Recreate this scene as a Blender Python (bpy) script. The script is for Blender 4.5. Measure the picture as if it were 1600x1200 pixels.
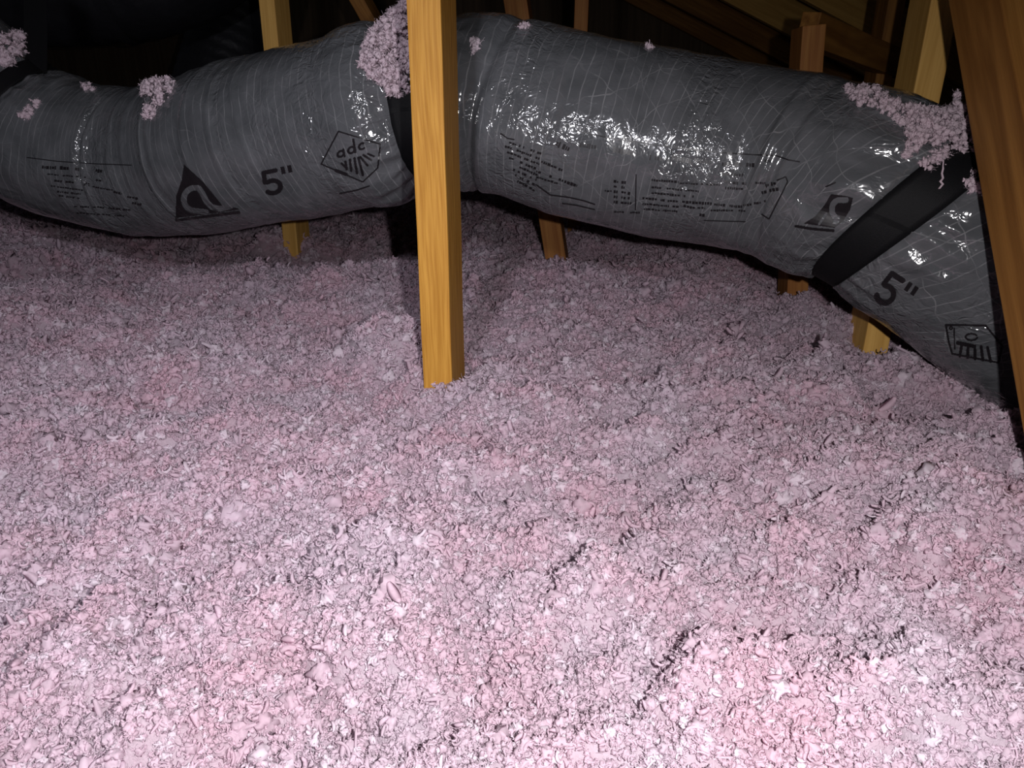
import bpy, bmesh, math, random
import numpy as np
from mathutils import Vector, Matrix
from mathutils.bvhtree import BVHTree

for o in list(bpy.data.objects):
    bpy.data.objects.remove(o)
S = bpy.context.scene
C = S.collection

# ------------------------------------------------------------------ camera
F = 1155.0                       # focal length in pixels of the 1600x1200 frame
PITCH = math.radians(20.8)
H = 0.36                         # lens height above the insulation
CAM = np.array([0.0, 0.0, H])
FWD = np.array([0.0, math.cos(PITCH), -math.sin(PITCH)])
UPV = np.array([0.0, math.sin(PITCH), math.cos(PITCH)])
RGT = np.array([1.0, 0.0, 0.0])
cd = bpy.data.cameras.new('camera')
cd.sensor_width = 36.0
cd.lens = F / 1600 * 36
cd.clip_start = 0.01
cam = bpy.data.objects.new('camera', cd)
C.objects.link(cam)
cam.location = CAM
cam.rotation_euler = (math.pi / 2 - PITCH, 0, 0)
S.camera = cam

# ------------------------------------------------------------------ light, world, exposure
w = bpy.data.worlds.new('attic_dark')
S.world = w
w.use_nodes = True
w.node_tree.nodes['Background'].inputs[0].default_value = (0.55, 0.6, 0.75, 1)
w.node_tree.nodes['Background'].inputs[1].default_value = 0.03
ld = bpy.data.lights.new('head_lamp', 'SPOT')
ld.energy = 22.0
ld.color = (0.965, 0.955, 1.04)
ld.shadow_soft_size = 0.03
ld.spot_size = math.radians(112)
ld.spot_blend = 1.0
lamp = bpy.data.objects.new('head_lamp', ld)
C.objects.link(lamp)
lamp.location = (-0.19, 0.0, H + 0.25)
aim = Vector((-0.80, 1.40, 0.12)) - lamp.location
lamp.rotation_euler = aim.to_track_quat('-Z', 'Y').to_euler()
fd = bpy.data.lights.new('phone_flash', 'SPOT')      # the phone's own flash beside the lens
fd.energy = 27.0
fd.color = (1.0, 0.965, 0.985)
fd.shadow_soft_size = 0.006
fd.spot_size = math.radians(150)
fd.spot_blend = 1.0
flash = bpy.data.objects.new('phone_flash', fd)
C.objects.link(flash)
flash.location = (0.06, 0.0, H + 0.02)
flash.rotation_euler = (math.pi / 2 - PITCH - math.radians(26), 0, 0)
S.view_settings.view_transform = 'Standard'
S.view_settings.look = 'None'
S.view_settings.gamma = 1.0
S.view_settings.use_curve_mapping = False
S.view_settings.exposure = 0.0
S.cycles.diffuse_bounces = 3
S.cycles.transmission_bounces = 3
S.cycles.max_bounces = 4
S.cycles.time_limit = 1200

# ------------------------------------------------------------------ helpers
YAW = math.radians(7.0)                      # direction of the truss planes
TU = np.array([math.sin(YAW), math.cos(YAW), 0.0])
TV = np.array([math.cos(YAW), -math.sin(YAW), 0.0])

def at(px, py, d):
    return CAM + d * (FWD + (px - 800) / F * RGT + (600 - py) / F * UPV)

def at_y(px, py, Y):
    r = FWD + (px - 800) / F * RGT + (600 - py) / F * UPV
    return CAM + r * (Y / r[1])

def at_z(px, py, z=0.0):
    r = FWD + (px - 800) / F * RGT + (600 - py) / F * UPV
    return CAM + r * ((z - H) / r[2])

def ray_of(px, py):
    r = FWD + (px - 800) / F * RGT + (600 - py) / F * UPV
    return r / np.linalg.norm(r)

def tag(o, label=None, cat=None, group=None, kind=None):
    if label: o['label'] = label
    if cat: o['category'] = cat
    if group: o['group'] = group
    if kind: o['kind'] = kind
    return o

def mesh_obj(name, V, Fc, mat=None, parent=None, smooth=True):
    me = bpy.data.meshes.new(name)
    me.from_pydata([tuple(v) for v in V], [], [tuple(int(i) for i in f) for f in Fc])
    if smooth:
        me.polygons.foreach_set('use_smooth', [True] * len(me.polygons))
    if mat: me.materials.append(mat)
    me.update()
    o = bpy.data.objects.new(name, me)
    C.objects.link(o)
    if parent: o.parent = parent
    return o

def fast_mesh(name, V, Q, mat=None, smooth=True):
    """V (n,3), Q (m,k) with constant k"""
    V = np.asarray(V, np.float32); Q = np.asarray(Q, np.int32)
    me = bpy.data.meshes.new(name)
    me.vertices.add(len(V)); me.vertices.foreach_set('co', V.ravel())
    k = Q.shape[1]
    me.loops.add(Q.size); me.loops.foreach_set('vertex_index', Q.ravel())
    me.polygons.add(len(Q))
    me.polygons.foreach_set('loop_start', np.arange(0, Q.size, k, dtype=np.int32))
    me.polygons.foreach_set('use_smooth', np.full(len(Q), smooth))
    me.update(calc_edges=True)
    if mat: me.materials.append(mat)
    return me

rs = np.random.RandomState(7)
_P = np.random.RandomState(3).permutation(256)
_P = np.concatenate([_P, _P, _P]).astype(np.int64)
_G = np.random.RandomState(4).normal(size=(256, 3)); _G /= np.linalg.norm(_G, axis=1)[:, None]

def perlin(p):
    p = np.asarray(p, float)
    i = np.floor(p).astype(np.int64); f = p - i
    u = f * f * f * (f * (f * 6 - 15) + 10)
    out = 0.0
    for dx in (0, 1):
        for dy in (0, 1):
            for dz in (0, 1):
                h = _P[(_P[(_P[(i[..., 0] + dx) & 255] + i[..., 1] + dy) & 255] + i[..., 2] + dz) & 255]
                g = _G[h]
                d = g[..., 0] * (f[..., 0] - dx) + g[..., 1] * (f[..., 1] - dy) + g[..., 2] * (f[..., 2] - dz)
                wx = u[..., 0] if dx else 1 - u[..., 0]
                wy = u[..., 1] if dy else 1 - u[..., 1]
                wz = u[..., 2] if dz else 1 - u[..., 2]
                out = out + d * wx * wy * wz
    return out * 1.6

# ------------------------------------------------------------------ node helpers
class NT:
    def __init__(self, name):
        self.m = bpy.data.materials.new(name); self.m.use_nodes = True
        self.t = self.m.node_tree; self.t.nodes.clear()
        self.out = self.t.nodes.new('ShaderNodeOutputMaterial')
    def n(self, typ, **kw):
        nd = self.t.nodes.new(typ)
        for k, v in kw.items(): setattr(nd, k, v)
        return nd
    def l(self, a, b): self.t.links.new(a, b)
    def put(self, sock, v):
        if hasattr(v, 'is_output'): self.l(v, sock)
        else: sock.default_value = v
    def math(self, op, a, b=0.0, c=None, clamp=False):
        nd = self.n('ShaderNodeMath', operation=op, use_clamp=clamp)
        self.put(nd.inputs[0], a); self.put(nd.inputs[1], b)
        if c is not None: self.put(nd.inputs[2], c)
        return nd.outputs[0]
    def noise(self, vec, scale, detail=2.0, rough=0.5, dist=0.0):
        nd = self.n('ShaderNodeTexNoise')
        if vec is not None: self.l(vec, nd.inputs['Vector'])
        nd.inputs['Scale'].default_value = scale; nd.inputs['Detail'].default_value = detail
        nd.inputs['Roughness'].default_value = rough; nd.inputs['Distortion'].default_value = dist
        return nd.outputs['Fac']
    def ramp(self, fac, stops):
        nd = self.n('ShaderNodeValToRGB'); r = nd.color_ramp
        while len(r.elements) < len(stops): r.elements.new(0.5)
        for e, (p, c) in zip(r.elements, stops):
            e.position = p; e.color = c if len(c) == 4 else (*c, 1)
        self.l(fac, nd.inputs[0]); return nd.outputs[0]
    def mix(self, fac, a, b, blend='MIX'):
        nd = self.n('ShaderNodeMix', data_type='RGBA', blend_type=blend)
        self.put(nd.inputs[0], fac)
        self.put(nd.inputs[6], a if hasattr(a, 'is_output') else (*a, 1) if len(a) == 3 else a)
        self.put(nd.inputs[7], b if hasattr(b, 'is_output') else (*b, 1) if len(b) == 3 else b)
        return nd.outputs[2]
    def mapping(self, vec, scale=(1, 1, 1), rot=(0, 0, 0), loc=(0, 0, 0)):
        nd = self.n('ShaderNodeMapping'); self.l(vec, nd.inputs[0])
        nd.inputs['Scale'].default_value = scale; nd.inputs['Rotation'].default_value = rot
        nd.inputs['Location'].default_value = loc
        return nd.outputs[0]
    def bump(self, h, strength, dist):
        nd = self.n('ShaderNodeBump'); self.l(h, nd.inputs['Height'])
        nd.inputs['Strength'].default_value = strength; nd.inputs['Distance'].default_value = dist
        return nd.outputs[0]
    def surf(self, s): self.l(s, self.out.inputs['Surface'])

def mat_fluff(name='pink_fiberglass', wash=0.0, nap=False):
    t = NT(name)
    pos = t.n('ShaderNodeNewGeometry').outputs['Position']
    rnd = t.n('ShaderNodeObjectInfo').outputs['Random']
    patch = t.noise(pos, 9.0, 2.0, 0.6)
    col = t.ramp(patch, [(0.34, (0.80, 0.69, 0.775)), (0.52, (0.83, 0.665, 0.755)), (0.70, (0.865, 0.63, 0.722))])
    col = t.mix(wash, col, (0.91, 0.785, 0.84))
    fine = t.noise(pos, 120.0, 1.0)
    col = t.mix(t.math('MULTIPLY', fine, 0.35), col, (0.86, 0.63, 0.72))
    wh = t.math('GREATER_THAN', rnd, 0.86)
    col = t.mix(t.math('MULTIPLY', wh, 0.6), col, (0.89, 0.82, 0.88))
    br = t.math('MULTIPLY_ADD', rnd, 0.16, 0.90)
    sc = t.n('ShaderNodeVectorMath', operation='SCALE'); t.l(col, sc.inputs[0]); t.l(br, sc.inputs['Scale'])
    col = sc.outputs[0]
    d = t.n('ShaderNodeBsdfDiffuse'); t.l(col, d.inputs[0])
    if nap: t.l(t.bump(t.noise(pos, 260.0, 3.0, 0.7, 1.0), 0.6, 0.003), d.inputs['Normal'])
    tr = t.n('ShaderNodeBsdfTranslucent'); t.l(col, tr.inputs[0])
    mx = t.n('ShaderNodeMixShader'); mx.inputs[0].default_value = 0.52 - 0.25 * wash
    t.l(d.outputs[0], mx.inputs[1]); t.l(tr.outputs[0], mx.inputs[2])
    t.surf(mx.outputs[0])
    return t.m

def mat_wood(name, light, dark, red=0.0, ring=150.0, rough=0.62):
    t = NT(name)
    co = t.n('ShaderNodeTexCoord').outputs['Object']
    warp = t.noise(t.mapping(co, (2.0, 2.0, 1.0)), 3.0, 2.0)
    cw = t.n('ShaderNodeVectorMath', operation='MULTIPLY_ADD')
    t.l(warp, cw.inputs[0]); cw.inputs[1].default_value = (0.03, 0.03, 0.0); t.l(co, cw.inputs[2])
    st = t.mapping(cw.outputs[0], (1.0, 0.6, 0.035))
    rings = t.noise(st, ring, 2.0, 0.55)
    fib = t.noise(t.mapping(co, (1, 1, 0.02)), 900.0, 2.0)
    blot = t.noise(co, 7.0, 2.0)
    col = t.ramp(rings, [(0.30, dark), (0.5, tuple((a + b) / 2 for a, b in zip(light, dark))), (0.66, light)])
    col = t.mix(t.math('MULTIPLY', fib, 0.22), col, dark)
    col = t.mix(t.math('MULTIPLY', blot, 0.25), col, tuple(c * 0.62 for c in light))
    p = t.n('ShaderNodeBsdfPrincipled')
    t.l(col, p.inputs['Base Color']); p.inputs['Roughness'].default_value = rough
    p.inputs['Specular IOR Level'].default_value = 0.25
    t.l(t.bump(t.math('ADD', rings, t.math('MULTIPLY', fib, 0.5)), 0.25, 0.002), p.inputs['Normal'])
    t.surf(p.outputs[0])
    return t.m

def mat_film():
    t = NT('duct_film')
    uv = t.n('ShaderNodeUVMap', uv_map='duct').outputs[0]
    sp = t.n('ShaderNodeSeparateXYZ'); t.l(uv, sp.inputs[0])
    s, v = sp.outputs[0], sp.outputs[1]
    wob = t.noise(uv, 14.0, 2.0)
    wob = t.math('SUBTRACT', wob, 0.5)
    def lines(c, period, width):
        a = t.math('FRACT', t.math('DIVIDE', c, period))
        a = t.math('ABSOLUTE', t.math('SUBTRACT', a, 0.5))
        return t.math('LESS_THAN', a, width / period / 2)
    slant = t.math('MULTIPLY', t.math('SMOOTH_MIN', t.math('MAXIMUM', t.math('SUBTRACT', s, 1.55), 0.0), 0.25, 0.05), 1.5)
    c1 = t.math('SUBTRACT', s, t.math('MULTIPLY', v, slant))
    c1 = t.math('ADD', c1, t.math('MULTIPLY', wob, 0.012))
    l1 = lines(c1, 0.0135, 0.0013)
    c2 = t.math('ADD', t.math('ADD', t.math('MULTIPLY', s, 0.62), t.math('MULTIPLY', v, 0.78)), t.math('MULTIPLY', wob, 0.05))
    c3 = t.math('ADD', t.math('SUBTRACT', t.math('MULTIPLY', s, 0.55), t.math('MULTIPLY', v, 0.83)), t.math('MULTIPLY', wob, 0.05))
    l2 = t.math('MAXIMUM', lines(c2, 0.046, 0.0012), lines(c3, 0.051, 0.0012))
    right = t.math('GREATER_THAN', s, 1.5)
    l2 = t.math('MULTIPLY', l2, t.math('MULTIPLY_ADD', right, 0.55, 0.25))
    fade = t.noise(uv, 30.0, 3.0)
    fade = t.math('MULTIPLY', t.math('SUBTRACT', fade, 0.33), 3.2, clamp=True)
    th = t.math('MULTIPLY', t.math('MAXIMUM', t.math('MULTIPLY', l1, 0.85), l2), fade)
    mott = t.noise(uv, 22.0, 2.0, 0.6)
    base = t.ramp(mott, [(0.3, (0.084, 0.089, 0.095)), (0.7, (0.128, 0.132, 0.141))])
    col = t.mix(t.math('MULTIPLY', th, 0.55), base, (0.33, 0.33, 0.34))
    p = t.n('ShaderNodeBsdfPrincipled')
    t.l(col, p.inputs['Base Color'])
    p.inputs['Metallic'].default_value = 0.0
    p.inputs['Roughness'].default_value = 0.13
    p.inputs['Specular IOR Level'].default_value = 0.9
    # fine crinkles of the loose film, gathered in patches
    n1 = t.noise(uv, 60.0, 2.0, 0.55, 0.8)
    r1 = t.math('ABSOLUTE', t.math('SUBTRACT', n1, 0.5))
    amt = t.n('ShaderNodeAttribute', attribute_name='crinkle').outputs['Fac']
    h = t.math('MULTIPLY', t.math('MULTIPLY', r1, -2.9), t.math('MULTIPLY_ADD', amt, 0.85, 0.15))
    t.l(t.bump(h, 0.7, 0.0045), p.inputs['Normal'])
    t.surf(p.outputs[0])
    return t.m

def mat_plain(name, col, rough=0.5, spec=0.5, nscale=40.0, bump=0.2, dist=0.002, var=0.3):
    t = NT(name)
    co = t.n('ShaderNodeTexCoord').outputs['Object']
    n = t.noise(co, nscale, 3.0)
    c = t.mix(n, tuple(x * (1 - var) for x in col), tuple(x * (1 + var) for x in col))
    p = t.n('ShaderNodeBsdfPrincipled'); t.l(c, p.inputs['Base Color'])
    p.inputs['Roughness'].default_value = rough; p.inputs['Specular IOR Level'].default_value = spec
    t.l(t.bump(n, bump, dist), p.inputs['Normal'])
    t.surf(p.outputs[0]); return t.m

def mat_strap():
    t = NT('black_webbing')
    uv = t.n('ShaderNodeUVMap', uv_map='duct').outputs[0]
    wv = t.n('ShaderNodeTexWave', wave_type='BANDS', bands_direction='DIAGONAL'); t.l(uv, wv.inputs[0])
    wv.inputs['Scale'].default_value = 700.0; wv.inputs['Distortion'].default_value = 2.0
    n = t.noise(uv, 500.0, 2.0)
    p = t.n('ShaderNodeBsdfPrincipled')
    t.l(t.mix(n, (0.004, 0.004, 0.005), (0.011, 0.011, 0.012)), p.inputs['Base Color'])
    p.inputs['Roughness'].default_value = 0.55; p.inputs['Specular IOR Level'].default_value = 0.14
    t.l(t.bump(t.math('ADD', t.math('MULTIPLY', wv.outputs['Fac'], 0.4), n), 0.35, 0.0006), p.inputs['Normal'])
    t.surf(p.outputs[0]); return t.m

M_FLUFF = mat_fluff()
M_FLUFF_BED = mat_fluff('fiberglass_bed', 0.0, True)
M_FLUFF_PALE = mat_fluff('pale_fiberglass', 0.75)
M_WOOD = mat_wood('post_wood', (0.59, 0.30, 0.050), (0.40, 0.175, 0.020), ring=340.0)
M_WOOD_PALE = mat_wood('pale_wood', (0.84, 0.50, 0.14), (0.62, 0.34, 0.08), ring=120.0)
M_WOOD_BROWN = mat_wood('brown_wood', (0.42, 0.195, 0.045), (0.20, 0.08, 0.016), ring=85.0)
M_WOOD_BOUNCE = mat_wood('bounce_tint_wood', (0.42, 0.19, 0.05), (0.26, 0.09, 0.02), ring=120.0)  # red tint puts pink light bounced off the insulation into the wood colour
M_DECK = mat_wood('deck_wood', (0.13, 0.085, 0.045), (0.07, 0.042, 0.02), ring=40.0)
M_INK = mat_plain('black_ink', (0.014, 0.012, 0.014), 0.35, 0.4, 90.0, 0.2, 0.001)
M_STRAP = mat_strap()
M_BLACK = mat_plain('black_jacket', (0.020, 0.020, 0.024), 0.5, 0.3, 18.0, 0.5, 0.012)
M_BOARD = mat_plain('gypsum_board', (0.55, 0.53, 0.50), 0.9, 0.2, 30.0, 0.05)

# ------------------------------------------------------------------ terrain of the blown insulation
BUMPS = []
def bump_px(px, py, amp, rx, ry, z=0.0):
    p = at_z(px, py, z); BUMPS.append((p[0], p[1], amp, rx, ry))
bump_px(610, 568, 0.064, 0.075, 0.045)     # heap left of the post
bump_px(650, 612, 0.024, 0.04, 0.03)
bump_px(700, 630, 0.012, 0.05, 0.03)
bump_px(60, 520, 0.040, 0.17, 0.10)        # left heap
bump_px(20, 395, 0.045, 0.22, 0.11)        # heap under the left bend
bump_px(40, 432, -0.085, 0.17, 0.06)
bump_px(60, 472, 0.025, 0.16, 0.05)      # gully in front of it
bump_px(195, 428, 0.030, 0.07, 0.05)
bump_px(500, 452, 0.022, 0.22, 0.06)       # ridge before the dip under the duct
bump_px(500, 402, -0.045, 0.30, 0.10)
bump_px(425, 392, 0.040, 0.05, 0.05)
bump_px(930, 940, 0.026, 0.065, 0.035)     # near heap
bump_px(1130, 1060, 0.018, 0.05, 0.03)
bump_px(1190, 965, -0.020, 0.06, 0.02)
bump_px(760, 770, -0.010, 0.10, 0.02)
bump_px(1110, 420, 0.018, 0.18, 0.10)
bump_px(1255, 452, -0.030, 0.09, 0.09)
bump_px(1500, 620, -0.030, 0.14, 0.06)     # hollow under the right bend
bump_px(1400, 535, -0.045, 0.12, 0.08)
bump_px(1560, 850, 0.018, 0.08, 0.04)
bump_px(1430, 765, 0.022, 0.12, 0.06)
bump_px(1300, 860, 0.010, 0.08, 0.04)
bump_px(130, 1060, 0.016, 0.06, 0.03)
bump_px(20, 760, -0.020, 0.06, 0.025)
bump_px(110, 700, 0.010, 0.05, 0.02)
bump_px(560, 870, 0.012, 0.05, 0.025)

def ground(x, y):
    x = np.asarray(x, float); y = np.asarray(y, float)
    z = np.zeros_like(x)
    for (bx, by, a, rx, ry) in BUMPS:
        z = z + 1.25 * a * np.exp(-((x - bx) / rx) ** 2 - ((y - by) / ry) ** 2)
    P = lambda s, o: np.stack([x * s + o, y * s + o * 1.7, np.full_like(x, o * 0.37)], -1)
    wx = 0.55 * perlin(P(7.0, 2.6)); wy = 0.55 * perlin(P(7.0, 8.6))
    mod = np.clip(perlin(P(4.0, 21.6)) * 1.3 + 0.55, 0.1, 1.2)
    Q = lambda s, o: np.stack([x * s + o + wx, y * s * 1.25 + o * 1.7 + wy, np.full_like(x, o * 0.37)], -1)
    z = z + 0.018 * perlin(P(3.5, 11.3)) + 0.014 * perlin(Q(8.0, 3.1))
    z = z + 0.060 * mod * (np.minimum(np.abs(perlin(Q(5.5, 17.7))), 0.5) - 0.25)
    z = z + 0.036 * (1.2 - 0.6 * mod) * (np.abs(perlin(Q(14.0, 7.7))) - 0.25) + 0.012 * (np.abs(perlin(Q(33.0, 4.1))) - 0.25)
    z = z + 0.006 * perlin(P(38.0, 1.9)) + 0.0035 * perlin(P(90.0, 5.2))
    return z

# base sheet: polar grid round the camera foot
na, nr = 560, 430
ang = np.linspace(-1.15, 1.15, na)
rad = 0.12 * (4.6 / 0.12) ** np.linspace(0, 1, nr)
A, R = np.meshgrid(ang, rad)
X = np.clip(R * np.sin(A) * np.where(R > 2.0, (2.0 + (R - 2.0) * 0.42) / R, 1.0), -3.0, 2.85); Y = R * np.cos(A) - 0.04
Z = ground(X, Y) - 0.0045
V = np.stack([X, Y, Z], -1).reshape(-1, 3)
ii = np.arange(nr - 1)[:, None] * na + np.arange(na - 1)[None, :]
Q = np.stack([ii, ii + 1, ii + na + 1, ii + na], -1).reshape(-1, 4)[:, ::-1]
me = fast_mesh('blown_insulation', V, Q, M_FLUFF_BED)
ins = bpy.data.objects.new('blown_insulation', me); C.objects.link(ins)
tag(ins, 'pink and white loose blown fibreglass insulation covering the attic floor', 'insulation', kind='stuff')

# ------------------------------------------------------------------ tuft shapes
def ribbon(rng, length, width, thick, curl, nseg=6, start=None):
    """a curled tapering shred, four-sided section"""
    d = rng.normal(size=3); d[2] *= 0.6; d /= np.linalg.norm(d)
    a = np.cross(d, rng.normal(size=3)); a /= np.linalg.norm(a)
    p = (rng.normal(size=3) * 0.28 if start is None else start) - d * length * 0.5
    V = []; n = nseg + 1
    bend = rng.normal() * curl; bend2 = rng.normal() * curl * 0.6
    for i in range(n):
        t = i / nseg
        b = np.cross(d, a)
        wv = width * (0.18 + 0.82 * math.sin(math.pi * (0.06 + 0.88 * t)) ** 0.8)
        V += [p + a * wv, p + b * thick, p - a * wv, p - b * thick]
        st = length / nseg
        p = p + d * st
        d = d + b * bend / nseg + a * bend2 / nseg; d /= np.linalg.norm(d)
        a = a - d * a.dot(d); a /= np.linalg.norm(a)
    Fc = []
    for i in range(nseg):
        for k in range(4):
            Fc.append([i * 4 + k, i * 4 + (k + 1) % 4, i * 4 + 4 + (k + 1) % 4, i * 4 + 4 + k])
    Fc.append([3, 2, 1, 0]); Fc.append([nseg * 4 + k for k in range(4)])
    return np.array(V), np.array(Fc)

def tuft(seed, n_shred=4, n_fib=5, blob=0.58, shred_len=1.15, shred_w=0.24, nu=14, nv=9):
    rng = np.random.RandomState(seed)
    Vs, Fs, off = [], [], 0
    def add(v, f):
        nonlocal off
        Vs.append(v); Fs.append(f + off); off += len(v)
    for k in range(n_shred):
        add(*ribbon(rng, shred_len * rng.uniform(0.6, 1.3), shred_w * rng.uniform(0.6, 1.3), 0.11 * rng.uniform(0.7, 1.4), 1.8,
                    start=rng.normal(size=3) * 0.34))
    for k in range(n_fib):
        add(*ribbon(rng, rng.uniform(1.0, 2.1), 0.024, 0.020, 2.8, 5))
    if blob:
        th = np.linspace(0, 2 * math.pi, nu, endpoint=False); ph = np.linspace(0.2, math.pi - 0.2, nv)
        T, Ph = np.meshgrid(th, ph)
        P = np.stack([np.sin(Ph) * np.cos(T), np.sin(Ph) * np.sin(T), np.cos(Ph)], -1).reshape(-1, 3)
        r = blob * (1 + 0.75 * perlin(P * 1.5 + seed * 3.17) + 0.35 * perlin(P * 3.3 + seed * 1.3))[:, None]
        P = P * r * np.array([1.15, 0.95, 0.8])
        Fc = []
        for j in range(nv - 1):
            for i in range(nu):
                Fc.append([j * nu + i, j * nu + (i + 1) % nu, (j + 1) * nu + (i + 1) % nu, (j + 1) * nu + i])
        Fc.append([0, 0, 0, 0]); Fc.pop()
        add(P, np.array(Fc))
    return np.concatenate(Vs), np.concatenate(Fs)

PROTO = [tuft(100 + i) for i in range(8)] + \
        [tuft(200 + i, 5, 6, 0.45, 1.3, 0.24) for i in range(4)] + \
        [tuft(300 + i, 2, 4, 0.0, 2.0, 0.30) for i in range(2)]
protos = []
for i, (v, f) in enumerate(PROTO):
    me = fast_mesh('fibre_tuft', v, f, M_FLUFF)
    protos.append(bpy.data.objects.new('fibre_tuft', me))      # never linked: only drawn through the scatter below

# ------------------------------------------------------------------ scatter tufts (uncountable, one object)
def scatter_points():
    rng = np.random.RandomState(21)
    pts, sc, ix = [], [], []
    edges = 0.16 * (4.2 / 0.16) ** np.linspace(0, 1, 60)
    for a, b in zip(edges[:-1], edges[1:]):
        d = (a + b) / 2
        size = 0.0036 * (d / 0.5) ** 0.46
        cell = size * 1.05                                  # jittered cells: even cover without bald spots
        if d > 2.0: cell *= 1.35; size *= 1.3
        kr = max(1, int(round((b - a) / cell))); ka = max(1, int(2.0 * d / cell))
        gr, ga = np.meshgrid(np.arange(kr), np.arange(ka))
        r = a + (b - a) * (gr.ravel() + rng.uniform(-0.15, 1.15, gr.size)) / kr
        th = -1.0 + 2.0 * (ga.ravel() + rng.uniform(-0.15, 1.15, gr.size)) / ka
        n = len(r)
        pts.append(np.stack([r * np.sin(th), r * np.cos(th) - 0.04], -1))
        sc.append(size * np.exp(rng.normal(0, 0.42, n)))
        k = rng.randint(0, 12, n)
        big = rng.uniform(size=n) < 0.02
        k = np.where(big, 12 + rng.randint(0, 2, n), k)
        ix.append(k)
    pts = np.concatenate(pts); sc = np.concatenate(sc); ix = np.concatenate(ix)
    z = ground(pts[:, 0], pts[:, 1]) + (rng.normal(0, 0.22, len(pts)) - 0.15) * sc
    return np.column_stack([pts, z]), sc, ix, rng.uniform(0, 6.283, (len(pts), 3))

sp, ssc, six, srot = scatter_points()
pm = bpy.data.meshes.new('insulation_tufts')
pm.vertices.add(len(sp)); pm.vertices.foreach_set('co', sp.astype(np.float32).ravel())
a = pm.attributes.new('tsize', 'FLOAT', 'POINT'); a.data.foreach_set('value', ssc.astype(np.float32))
a = pm.attributes.new('tkind', 'INT', 'POINT'); a.data.foreach_set('value', six.astype(np.int32))
a = pm.attributes.new('trot', 'FLOAT_VECTOR', 'POINT'); a.data.foreach_set('vector', srot.astype(np.float32).ravel())
tufts = bpy.data.objects.new('insulation_tufts', pm); C.objects.link(tufts); tufts.parent = ins
tufts['kind'] = 'stuff'
ng = bpy.data.node_groups.new('tuft_scatter', 'GeometryNodeTree')
ng.interface.new_socket('Geometry', in_out='INPUT', socket_type='NodeSocketGeometry')
ng.interface.new_socket('Geometry', in_out='OUTPUT', socket_type='NodeSocketGeometry')
gi = ng.nodes.new('NodeGroupInput'); go = ng.nodes.new('NodeGroupOutput')
iop = ng.nodes.new('GeometryNodeInstanceOnPoints')
g2i = ng.nodes.new('GeometryNodeGeometryToInstance')
for o in reversed(protos):
    oi = ng.nodes.new('GeometryNodeObjectInfo'); oi.inputs['Object'].default_value = o
    ng.links.new(oi.outputs['Geometry'], g2i.inputs[0])
def nattr(nm, typ):
    nd = ng.nodes.new('GeometryNodeInputNamedAttribute'); nd.data_type = typ
    nd.inputs['Name'].default_value = nm; return nd.outputs['Attribute']
ng.links.new(gi.outputs[0], iop.inputs['Points'])
ng.links.new(g2i.outputs[0], iop.inputs['Instance'])
iop.inputs['Pick Instance'].default_value = True
ng.links.new(nattr('tkind', 'INT'), iop.inputs['Instance Index'])
e2r = ng.nodes.new('FunctionNodeEulerToRotation'); ng.links.new(nattr('trot', 'FLOAT_VECTOR'), e2r.inputs[0])
ng.links.new(e2r.outputs[0], iop.inputs['Rotation'])
ng.links.new(nattr('tsize', 'FLOAT'), iop.inputs['Scale'])
ng.links.new(iop.outputs[0], go.inputs[0])
md = tufts.modifiers.new('scatter', 'NODES'); md.node_group = ng

# ------------------------------------------------------------------ room shell
def quad_obj(name, pts, mat, thick):
    n = np.cross(pts[1] - pts[0], pts[3] - pts[0]); n /= np.linalg.norm(n)
    V = list(pts) + [p + n * thick for p in pts]
    Fc = [(0, 1, 2, 3), (7, 6, 5, 4)] + [(i, i + 4, (i + 1) % 4 + 4, (i + 1) % 4) for i in range(4)]
    return mesh_obj(name, V, Fc, mat, smooth=False)
FLOOR_Z = -0.30
fl = quad_obj('floor', [np.array(p) for p in ((-4.2, -1.2, FLOOR_Z), (-4.2, 5.0, FLOOR_Z), (4.2, 5.0, FLOOR_Z), (4.2, -1.2, FLOOR_Z))], M_BOARD, 0.013)
tag(fl, 'gypsum board ceiling of the rooms below, hidden under the insulation', 'floor', kind='structure')
RS = 0.45
def roof_z(x): return H + 0.90 - RS * x
# roof deck laid in separate boards
nrm = np.array([RS, 0, 1.0]); nrm /= np.linalg.norm(nrm)
sl = np.array([1.0, 0, -RS]); sl /= np.linalg.norm(sl)
x0, x1 = -4.0, 3.4
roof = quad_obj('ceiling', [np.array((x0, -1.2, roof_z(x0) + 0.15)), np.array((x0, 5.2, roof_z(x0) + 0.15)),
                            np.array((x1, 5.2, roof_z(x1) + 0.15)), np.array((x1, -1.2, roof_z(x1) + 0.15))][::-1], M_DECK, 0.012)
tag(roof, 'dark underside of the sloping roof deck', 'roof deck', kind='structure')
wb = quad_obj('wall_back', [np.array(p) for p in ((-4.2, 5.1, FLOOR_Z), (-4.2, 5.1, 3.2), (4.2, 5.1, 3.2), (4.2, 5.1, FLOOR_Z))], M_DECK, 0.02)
tag(wb, 'dark gable end far behind the ducts', 'wall', kind='structure')

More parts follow.
